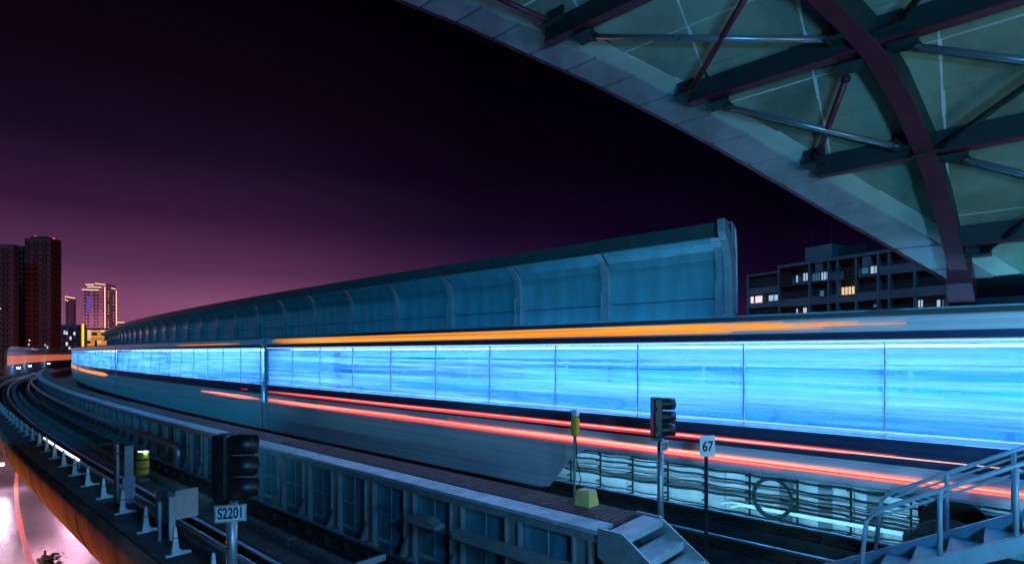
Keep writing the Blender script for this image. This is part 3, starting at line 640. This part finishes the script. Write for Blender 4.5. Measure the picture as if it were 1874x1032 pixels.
# ================================================================== STATION ROOF
rim = [(-14,26,12.2),(-3,17.2,11.6),(2.0,12.0,10.6),(4.3,9.4,9.95),(5.88,7.69,9.08),(6.51,6.98,8.71),(7.18,6.22,8.25),(7.98,5.32,7.72),(8.77,4.43,7.12),(9.4,3.72,6.62),(10.01,3.03,6.09),(10.74,2.21,5.45),(11.27,1.6,5.0),(12.13,.64,4.25)]
rf = thing('station_roof', 'curved vaulted station roof with maroon beams and pale soffit boards overhead', 'roof', (12.3,-4,0))
tab = [(-14,12.2),(-6,12.0),(-3,11.6),(2,10.6),(4.3,9.95)]+[(a[0],a[2]) for a in rim[4:]]+[(12.9,3.55),(13.6,2.6),(14.5,1.2)]
def zr(D):
    for a, b in zip(tab, tab[1:]):
        if a[0] <= D <= b[0]: return a[1]+(b[1]-a[1])*(D-a[0])/(b[0]-a[0])
    return tab[-1][1]
def rimT(D):
    r = [(a[0],a[1]) for a in rim]+[(12.6,.2),(13.6,-.4),(14.6,-1)]
    for a, b in zip(r, r[1:]):
        if a[0] <= D <= b[0]: return a[1]+(b[1]-a[1])*(D-a[0])/(b[0]-a[0])
    return r[-1][1]
# outer shell
Ds = [-13.5,-8,-3,0,2,4.3,5.2]+[5.9+.35*k for k in range(18)]+[12.3,12.9,13.6,14.4]
m = MB(); m.rings([[(D,rimT(D),zr(D)+.05),(D,rimT(D),zr(D)+.42),(D,-22,zr(D)+.42),(D,-22,zr(D)+.05)] for D in Ds]); obj('roof_shell', m, TEALB, rf)
# soffit boards between seams
seamD = [5.1,5.65,6.2,6.75,7.3,7.85,8.4,8.95,9.5,10.05,10.6,11.15,11.7,12.25]
def inr(D): return rimT(D)-.92
for i, (a, b2) in enumerate(zip(seamD, seamD[1:])):
    t0 = min(inr(a), inr(b2))
    k = 0; T = -9.6
    edges = [-9.6+1.45*j for j in range(14)]
    for e0, e1 in zip(edges, edges[1:]):
        ea, eb = min(e1, inr(a)), min(e1, inr(b2))
        if ea <= e0+.02 and eb <= e0+.02: continue
        ea = max(ea, e0+.02); eb = max(eb, e0+.02); g = .014; j = random.uniform(0,.006)
        obj('soffit_board', MB().quadbox([(a+g,e0+g,zr(a)+j),(b2-g,e0+g,zr(b2)+j),(b2-g,eb-g,zr(b2)+j),(a+g,ea-g,zr(a)+j),(a+g,e0+g,zr(a)+.03+j),(b2-g,e0+g,zr(b2)+.03+j),(b2-g,eb-g,zr(b2)+.03+j),(a+g,ea-g,zr(a)+.03+j)]), PANEL, rf)
sm = MB()
for D in seamD[1::2]: sm.quadbox([(D-.024,-9.6,zr(D)+.005),(D+.024,-9.6,zr(D)+.005),(D+.024,inr(D),zr(D)+.005),(D-.024,inr(D),zr(D)+.005),(D-.024,-9.6,zr(D)+.04),(D+.024,-9.6,zr(D)+.04),(D+.024,inr(D),zr(D)+.04),(D-.024,inr(D),zr(D)+.04)])
for e in edges:
    for a, b2 in zip(seamD, seamD[1:]):
        if e < min(inr(a), inr(b2)): sm.quadbox([(a,e-.022,zr(a)+.004),(b2,e-.022,zr(b2)+.004),(b2,e+.022,zr(b2)+.004),(a,e+.022,zr(a)+.004),(a,e-.022,zr(a)+.04),(b2,e-.022,zr(b2)+.04),(b2,e+.022,zr(b2)+.04),(a,e+.022,zr(a)+.04)])
obj('joint_sealant', sm, SEAL, rf)
# fascia: white boards then plaster strip, edged by a thin maroon trim
k = 0; D = 1.0
while D < 12.1:
    Dn = min(D+.42, 12.13); g = .014
    def Q(D_, o_, dz): return (D_, rimT(D_)-o_, zr(D_)+dz)
    obj('fascia_board', MB().quadbox([Q(D+g,.62,-.06),Q(Dn-g,.62,-.06),Q(Dn-g,.03,-.06),Q(D+g,.03,-.06),Q(D+g,.62,.04),Q(Dn-g,.62,.04),Q(Dn-g,.03,.30),Q(D+g,.03,.30)]), FASC, rf)
    obj('plaster_strip', MB().quadbox([Q(D,.95,-.015),Q(Dn,.95,-.015),Q(Dn,.625,-.03),Q(D,.625,-.03),Q(D,.95,.06),Q(Dn,.95,.06),Q(Dn,.625,.06),Q(D,.625,.06)]), FASCG, rf)
    D = Dn
for a, b2 in zip(rim[2:], rim[3:]):
    A = Vector(a); B = Vector(b2); obj('edge_trim', MB().tube([A+Vector((0,.0,-.06)),B+Vector((0,.0,-.06))],.03,6), MAROON, rf)
def ibeam(name, pts, w, h):
    # pts are (D, T) under the boards; bottom flange maroon, web dark
    fl = MB(); web = MB(); R1 = []; R2 = []; R3 = []
    for i, (D, T) in enumerate(pts):
        a = Vector(pts[max(0,i-1)]); b = Vector(pts[min(len(pts)-1,i+1)]); t = (b-a).normalized(); nx = Vector((t.y,-t.x))
        z = zr(D)-h
        p = lambda k, zz: (D+nx.x*k, T+nx.y*k, zz)
        R1.append([p(-w/2,z),p(w/2,z),p(w/2,z+.025),p(-w/2,z+.025)]); R2.append([p(-w*.36,z+.026),p(w*.36,z+.026),p(w*.36,z+h-.02),p(-w*.36,z+h-.02)])
    o = obj(name, MB().rings(R1), MAROON, rf); obj(name+'_web', MB().rings(R2), TEALB, o)
    return o
for D in (6.0,7.08,8.54,9.96,11.3):
    t1 = {6.0:6.45,7.08:5.5,8.54:3.72,9.96:2.18,11.3:.62}[D]
    ibeam('purlin', [(D,t1),(D,t1-3),(D,-9)], .19, .34)
rp = [(5.2,3.9),(6.2,2.75),(7.0,2.15),(7.76,1.68),(8.14,1.44),(8.55,1.2),(9.15,.97),(9.96,.73),(10.72,.59),(11.3,.51),(11.66,.46)]
ibeam('arch_rib', rp, .24, .45)
ibeam('arch_rib', [(D, T-4.4) for D, T in rp], .27, .45)
def T3(a, b2, r=.045, m_=TUBEM):
    o = obj('brace_tube', MB().tube([a,b2],r,12), m_, rf, smooth=True)
    A, B = Vector(a), Vector(b2); u = (B-A).normalized()
    obj('tube_collar', MB().tube([A+u*.02,A+u*.07],r*1.35,12).tube([B-u*.07,B-u*.02],r*1.35,12), STEELD, o)
    for P_, s_ in ((A,-1),(B,1)):
        q_ = P_+u*s_*.12; obj('gusset_plate', MB().box(q_.x-.16,q_.x+.16,q_.y-.17,q_.y+.17,q_.z-.012,q_.z+.012).box(q_.x-.02,q_.x+.02,q_.y-.15,q_.y+.15,q_.z+.013,q_.z+.25), TEALB, o)
    return o
T3((7.26,4.75,7.9),(8.34,1.66,7.15)); T3((7.30,2.2,7.85),(8.38,3.63,7.11),.045,MAROON)
T3((8.74,3.2,6.84),(9.8,1.08,5.97)); T3((8.8,1.56,6.8),(9.73,2.14,6.04),.045,MAROON)
T3((8.68,.80,6.88),(9.75,-1.7,6.0)); T3((9.9,.66,5.85),(8.7,-1.55,6.87),.045,TEALB)
T3((10.1,.36,5.7),(11.1,-1.7,4.85)); T3((11.45,.14,4.56),(10.0,-1.6,5.72),.045,TEALB)
T3((5.9,6.2,8.7),(6.85,5.29,8.18),.045,MAROON); T3((7.2,-.6,7.95),(8.4,.95,7.1),.045,TEALB)
obj('rib_foot', MB().quadbox([(11.55,.30,4.08),(12.1,.25,3.72),(12.1,.62,3.72),(11.55,.62,4.08),(11.55,.30,4.5),(12.3,.25,4.1),(12.3,.62,4.1),(11.55,.62,4.5)]), MAROON, rf)
obj('side_wall', MB().box(12.5,12.8,-22,.3,-.9,3.9), TEALB, rf)
# ================================================================== LEFT FAR BARRIER (outer side of the curve)
lb = thing('left_noise_barrier', 'distant curved-top barrier with an orange lit band at the left edge', 'noise barrier', C(80,2.3,0))
q0 = [(.0,.0),(.0,1.35)]
s = 86.0
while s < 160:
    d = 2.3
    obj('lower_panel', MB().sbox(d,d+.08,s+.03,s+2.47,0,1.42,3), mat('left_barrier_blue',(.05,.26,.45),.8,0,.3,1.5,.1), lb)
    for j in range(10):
        a = s+.05+j*.24; obj('fin', MB().sbox(d-.03,d+.03,a,a+.20,1.44,2.55,3), mat('orange_fin_glow',(.95,.25,.12),.5,0,.35,3,0,emit=(1.0,.22,.10),estr=.45), lb)  # fins given a glow for light coming through from behind
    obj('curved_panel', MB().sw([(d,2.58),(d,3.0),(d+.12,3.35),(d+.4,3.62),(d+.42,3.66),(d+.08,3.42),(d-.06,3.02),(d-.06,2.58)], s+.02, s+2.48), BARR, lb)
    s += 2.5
obj('top_rail', MB().sw([(2.68,3.64),(2.78,3.64),(2.78,3.70),(2.68,3.70)],86,160), MAROON, lb)
obj('end_post', MB().sw([(2.2,0),(2.2,3.05),(2.4,3.45),(2.7,3.7),(2.75,3.66),(2.5,3.4),(2.42,3.0),(2.42,0)],85.8,86.05), BARRC, lb)
for i, (s0, lab) in enumerate(((93,'nearest of the three white lamps at the foot of the left barrier'),(106,'middle of the three white lamps at the foot of the left barrier'),(126,'farthest of the three white lamps at the foot of the left barrier'))):
    t = thing('barrier_lamp', lab, 'lamp', C(s0,2.9,0), 'lamps at the foot of the left barrier')
    obj('lamp_head', MB().tube([C(s0,2.9,.95),C(s0,2.9,1.10)],.17,10), LAMPW, t); obj('pole', MB().tube([C(s0,2.9,0),C(s0,2.9,.95)],.05,6), STEELD, t)
    l = light('lamp_light', 'POINT', C(s0,3.15,1.1), 30, (.75,.88,1.0), .15)
# ================================================================== STREET LEVEL
def street_lamp(x, y, h, label, m_, col, e, arm=1.2):
    p = E(x, y, GZ); t = thing('street_lamp', label, 'street lamp', p, 'street lamps on the road below')
    obj('pole', MB().tube([p, p+Vector((0,0,h))], .09, 8, .05), STEELD, t)
    hp = p+E(arm,0,h); obj('arm', MB().tube([p+Vector((0,0,h-.05)), hp], .04, 6), STEELD, t)
    obj('lamp_head', MB().tube([hp+Vector((0,0,-.14)), hp+Vector((0,0,.02))], .26, 12), m_, t)
    light('lamp_light', 'POINT', hp+Vector((0,0,-.35)), e, col, .3)
street_lamp(-40.5,43,2.2,'white glaring lamp low beside the road at the left edge', LAMPW, (1.0,.62,.88), 900, .2)
street_lamp(-13.6,12.0,3.2,'orange street lamp just below the nearer viaduct girder', LAMPO, (1.0,.22,.07), 1100)
street_lamp(-6.6,6.3,3.0,'orange street lamp closest to the viewer beneath the girder', LAMPO, (1.0,.22,.07), 420, .6)
street_lamp(-26.2,22.4,3.2,'orange street lamp below the girder farther along the road', LAMPO, (1.0,.30,.06), 1700)
street_lamp(-58,52,6,'orange lamp under the far curve of the viaduct', LAMPO, (1.0,.40,.05), 2600)
light('road_fill', 'POINT', E(-31,36,GZ+4.6), 1100, (1.0,.42,.62), .4)  # added pink fill over the road, no fitting under the deck
light('road_fill', 'POINT', E(-44,56,GZ+4.6), 4000, (1.0,.50,.75), .4)
# roadside shrub
m = MB(); random.seed(3)
for k in range(700):
    c = E(-23.3+random.gauss(0,.17), 27.4+random.gauss(0,.3), GZ+.05+random.random()*.7); a = random.random()*6.28; r = random.uniform(.04,.10); t_ = random.uniform(-1,1)
    u = Vector((cos(a)*r, sin(a)*r, t_*r)); v = Vector((-sin(a)*r*.5, cos(a)*r*.5, r*.3)); b_ = len(m.v); m.v += [c-u, c+v, c+u, c-v]; m.f.append((b_,b_+1,b_+2,b_+3))
sh = thing('roadside_shrub', 'dark shrub beside the road at the foot of the girder', 'shrub', E(-23.6,27.6,GZ)); obj('foliage', m, LEAF, sh); obj('stem', MB().tube([E(-23.6,27.6,GZ),E(-23.6,27.6,GZ+1)],.06,6), TRAIND, sh)
# ================================================================== SKYLINE
def tower(name, label, x0, x1, y0, xr, top, m_, fl=3.0, cols=8, steps=(), lit=(), cat='tower block', base=GZ):
    dep = max(3.0, x1/((xr-937)/1000)-y0)       # depth of the block from where its far corner is seen
    t = thing(name, label, cat, E((x0+x1)/2, y0+dep/2, base))
    obj('wall', MB().ebox(x0,x1,y0,y0+dep,base,top), m_, t)
    w = MB(); f = MB(); cw = (x1-x0)/cols
    z = base+4
    while z < top-2:
        for c in range(cols):
            if c % 3 == 2: continue
            w.ebox(x0+c*cw+.18*cw, x0+(c+1)*cw-.18*cw, y0-.06, y0-.01, z, z+fl*.55)
        f.ebox(x0+cw*.5, x1-cw*.5, y0-.7, y0-.02, z-.45, z-.2); f.ebox(x1+.01, x1+.5, y0+.5, y0+dep-.5, z-.4, z+.5)
        z += fl
    o = obj('window_grid', w, TWIN, t); o['kind'] = 'stuff'; o = obj('balcony_slabs', f, m_, t); o['kind'] = 'stuff'
    for (a, b2, zt) in steps: obj('roof_block', MB().ebox(a,b2,y0+.5,y0+dep-.5,top+.01,zt), m_, t)
    for (a, z0, mm, wd, hh) in lit: obj('lit_window', MB().ebox(a,a+wd,y0-.16,y0-.08,z0,z0+hh), mm, t)
    return t
def px(x, y, Z): return ((x-937)*Z/1000, CAMH+(645-y)*Z/1000)
def X(x, Z): return (x-937)*Z/1000
def Hh(y, Z): return CAMH+(645-y)*Z/1000
Z1 = 300
lit1 = [(X(a,Z1), Hh(b,Z1), WHW, .7, 1.0) for a, b in ((52,632),(53,624),(84,641),(86,637),(82,633),(50,640),(100,641))]
ta = tower('residential_tower', 'tallest dark tower block with red beacons on its roof', X(45,Z1), X(92,Z1), Z1, 112, Hh(436,Z1), TOWER, 2.9, 9, [(X(54,Z1),X(82,Z1),Hh(432,Z1))], lit1)
for a, b in ((54,430),(88,434)): obj('beacon', MB().ebox(X(a,Z1),X(a,Z1)+.7,Z1+3,Z1+3.6,Hh(b,Z1)-.6,Hh(b,Z1)+.3), REDL, ta)
tower('residential_tower', 'dark tower block cut by the left edge of the picture', X(-60,290), X(24,290), 290, 34, Hh(447,290), TOWER, 2.9, 12, (), [(X(1,290),Hh(566,290),WHW,.3,.8)])
tower('residential_tower', 'narrow stepped tower between the two tallest dark blocks', X(31,310), X(42,310), 310, 47, Hh(450,310), TOWER, 2.9, 3)
Z2 = 520
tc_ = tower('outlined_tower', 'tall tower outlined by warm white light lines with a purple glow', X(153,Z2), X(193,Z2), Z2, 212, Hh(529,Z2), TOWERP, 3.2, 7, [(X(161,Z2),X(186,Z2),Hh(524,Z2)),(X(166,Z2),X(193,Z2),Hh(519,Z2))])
def oline(x0,y0,x1,y1,Z,t,th=.9,dy=-1.2):
    a = Vector(E(X(x0,Z),Z+dy,Hh(y0,Z))); b_ = Vector(E(X(x1,Z),Z+dy,Hh(y1,Z))); obj('outline_light', MB().tube([a,b_],th/2,6), WARML, t)
for l_ in ((152,530,182,531),(162,525,187,526),(159,521,173,521),(176,519,194,521),(193.5,525,194,604)): oline(*l_, Z2, tc_)
oline(197,525,211,529,Z2+8,tc_,dy=0); oline(212.5,532,213,620,Z2+15,tc_,dy=0)
for k in range(14): oline(198,534+k*5,199,534+k*5,Z2+3.6,tc_,.6,0); oline(207,537+k*5,208,537+k*5,Z2+10.4,tc_,.6,0)
obj('purple_screen', MB().ebox(X(159,Z2),X(166,Z2),Z2-.3,Z2-.1,Hh(572,Z2),Hh(542,Z2)), PURP, tc_)
Z3 = 560
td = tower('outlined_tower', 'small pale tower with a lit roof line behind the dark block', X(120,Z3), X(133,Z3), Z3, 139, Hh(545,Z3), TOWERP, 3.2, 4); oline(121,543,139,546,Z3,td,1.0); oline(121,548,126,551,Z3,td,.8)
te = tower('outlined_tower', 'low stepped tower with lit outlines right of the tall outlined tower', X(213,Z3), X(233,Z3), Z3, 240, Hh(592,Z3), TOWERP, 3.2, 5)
for l_ in ((213,590,229,590),(229,592,240,594),(225,594,225,612),(238,597,238,610),(213,596,219,596),(213,600,219,600)): oline(*l_, Z3, te)
Z4 = 230; random.seed(5)
lit4 = [(X(a,Z4), Hh(b,Z4), WHW, .7, 1.4) for a, b in ((121,612),(135,613),(128,622),(121,632),(126,640),(129,644),(117,611),(132,650),(114,646))]
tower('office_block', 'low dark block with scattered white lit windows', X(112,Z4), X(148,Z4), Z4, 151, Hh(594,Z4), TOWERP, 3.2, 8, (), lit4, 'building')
lit5 = [(X(a,Z4), Hh(b,Z4), random.choice((ORW,ORW,WARM2)), 1.6, 1.0) for a in range(157,204,6) for b in (608,613,618,623,628,633) if random.random() > .25]
tg = tower('lit_office_block', 'low orange lit building with a vertical yellow sign', X(153,Z4), X(200,Z4), Z4+1, 206, Hh(600,Z4), TOWER, 3.2, 8, (), lit5, 'building')
obj('vertical_sign', MB().ebox(X(151,Z4),X(151,Z4)+.5,Z4-.4,Z4+.2,Hh(643,Z4),Hh(593,Z4)), SIGNY, tg); obj('vertical_sign', MB().ebox(X(200,Z4),X(200,Z4)+.5,Z4-.4,Z4+.2,Hh(617,Z4),Hh(604,Z4)), SIGNY, tg)
# ------------------------------------------------------------------ apartment block behind the wall, right
ap = thing('apartment_block', 'dark apartment block with a few lit windows behind the low wall', 'building', E(34,69,GZ))
ux, uy = .497, -.868
def F(s_, out, z):    # facade axes: along, outward
    return E(34+ux*s_ - .868*out*1, 69.6+uy*s_ - .497*out, z)
def fbox(mb, s0, s1, o0, o1, z0, z1): return mb.quadbox([F(s0,o0,z0),F(s1,o0,z0),F(s1,o1,z0),F(s0,o1,z0),F(s0,o0,z1),F(s1,o0,z1),F(s1,o1,z1),F(s0,o1,z1)])
def sx(x): u = (x-937)/1000; return (69.6*u-34)/(ux-uy*u)
TOPZ = 13.95
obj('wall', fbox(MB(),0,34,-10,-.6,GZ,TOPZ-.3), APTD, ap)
cols_ = [0,3.4,5.75,6.75,8.9,9.1,11.25,12.4,14.9,17.4,19.6,21.8,24,27,30,34]
for a in (0,4.0,6.3,7.35,9.4,11.7,12.8,15.2,18.0,20.8,24,28,32,34): obj('column', fbox(MB(),a-.11,a+.11,-.6,.05,GZ,TOPZ), APT, ap)
obj('roof_slab', fbox(MB(),-.15,34,-10,.10,TOPZ-.29,TOPZ+.05), APT, ap)
z = TOPZ-2.62; k = 0
while z > GZ:
    obj('spandrel', fbox(MB(),.0,34,-.6,-.05,z-.0,z+.95), APT, ap); z -= 2.62; k += 1
for a in (5.15,10.5,16.6): obj('stair_panel', fbox(MB(),a-.45,a+.45,-.58,-.02,TOPZ-1.7,TOPZ-.3), APT, ap)
def win(x0,x1,y0,y1,m_,mul=1):
    s0, s1 = sx(x0), sx(x1); Zc = 69.6+uy*(s0+s1)/2; za, zb = Hh(y1,Zc), Hh(y0,Zc)
    if x0 > 1640: pass
    w = obj('window', fbox(MB(),s0,s1,-.04,.0,za,zb), m_, ap)
    f = MB(); fbox(f,s0-.06,s1+.06,-.02,.06,zb,zb+.07); fbox(f,s0-.06,s1+.06,-.02,.06,za-.07,za)
    for j in range(mul+1):
        q_ = s0+(s1-s0)*j/mul; fbox(f,q_-.035,q_+.035,.01,.05,za,zb)
    obj('window_frame', f, APTD, w)
for a in ((1457,1461,504,517,COOLW,1),(1470,1479,500,514,COOLW,2),(1487,1502,500,514,CYANW,3),(1503,1517,498,512,COOLW,3),(1593,1609,487,500,COOLW,2),(1577,1590,490,501,CYANW,1),(1540,1565,525,539,WARM2,4),(1457,1461,565,577,COOLW,1),(1470,1477,563,577,WHW,2),(1680,1690,549,562,COOLW,2),(1714,1722,549,563,COOLW,1),(1724,1729,549,562,CYANW,1),(1738,1748,548,561,COOLW,2),(1500,1509,532,542,CYANW,1),(1598,1608,557,562,CYANW,1)): win(*a)
win(1425.5,1449,499,520,TWIN,3); win(1545,1570,493,508,TWIN,3)
# left lower wing
obj('wing_wall', fbox(MB(),-5.1,-.2,-9,-1.0,GZ,Hh(502,72)), APTD, ap); obj('wing_slab', fbox(MB(),-5.2,-.15,-9,-.7,Hh(502,72),Hh(499,72)), APT, ap)
obj('wing_column', fbox(MB(),-5.25,-5.0,-1.2,-.7,GZ,Hh(502,72)), APT, ap)
for yy in (530,556,590): obj('wing_spandrel', fbox(MB(),-5.0,-.2,-1.0,-.75,Hh(yy+6,72),Hh(yy-5,72)), APT, ap)
w = obj('window', fbox(MB(),-4.6,-2.9,-.72,-.68,Hh(553,72.4),Hh(541,72.4)), WHW, ap); w = obj('window', fbox(MB(),-1.9,-.3,-.72,-.68,Hh(549,70.4),Hh(539,70.4)), COOLW, ap)
f = MB(); fbox(f,-4.1,-3.9,-.67,-.62,Hh(553,72.4),Hh(541,72.4)); fbox(f,-1.2,-1.1,-.67,-.62,Hh(549,70.4),Hh(539,70.4)); obj('window_frame', f, APTD, ap)
obj('rooftop_room', fbox(MB(),1.6,5.0,-8,-3,TOPZ+.06,TOPZ+2.3), APT, ap); obj('rooftop_tank', fbox(MB(),5.0,8.2,-8.5,-4.5,TOPZ+.06,TOPZ+1.9), APTD, ap)
for a, h_ in ((1.9,4.4),(4.4,4.8)): obj('antenna', MB().tube([F(a,-4,TOPZ+2.2),F(a,-4,TOPZ+h_)],.05,5), STEELD, ap)
bpy.context.view_layer.update()
print('objects', len(bpy.data.objects))
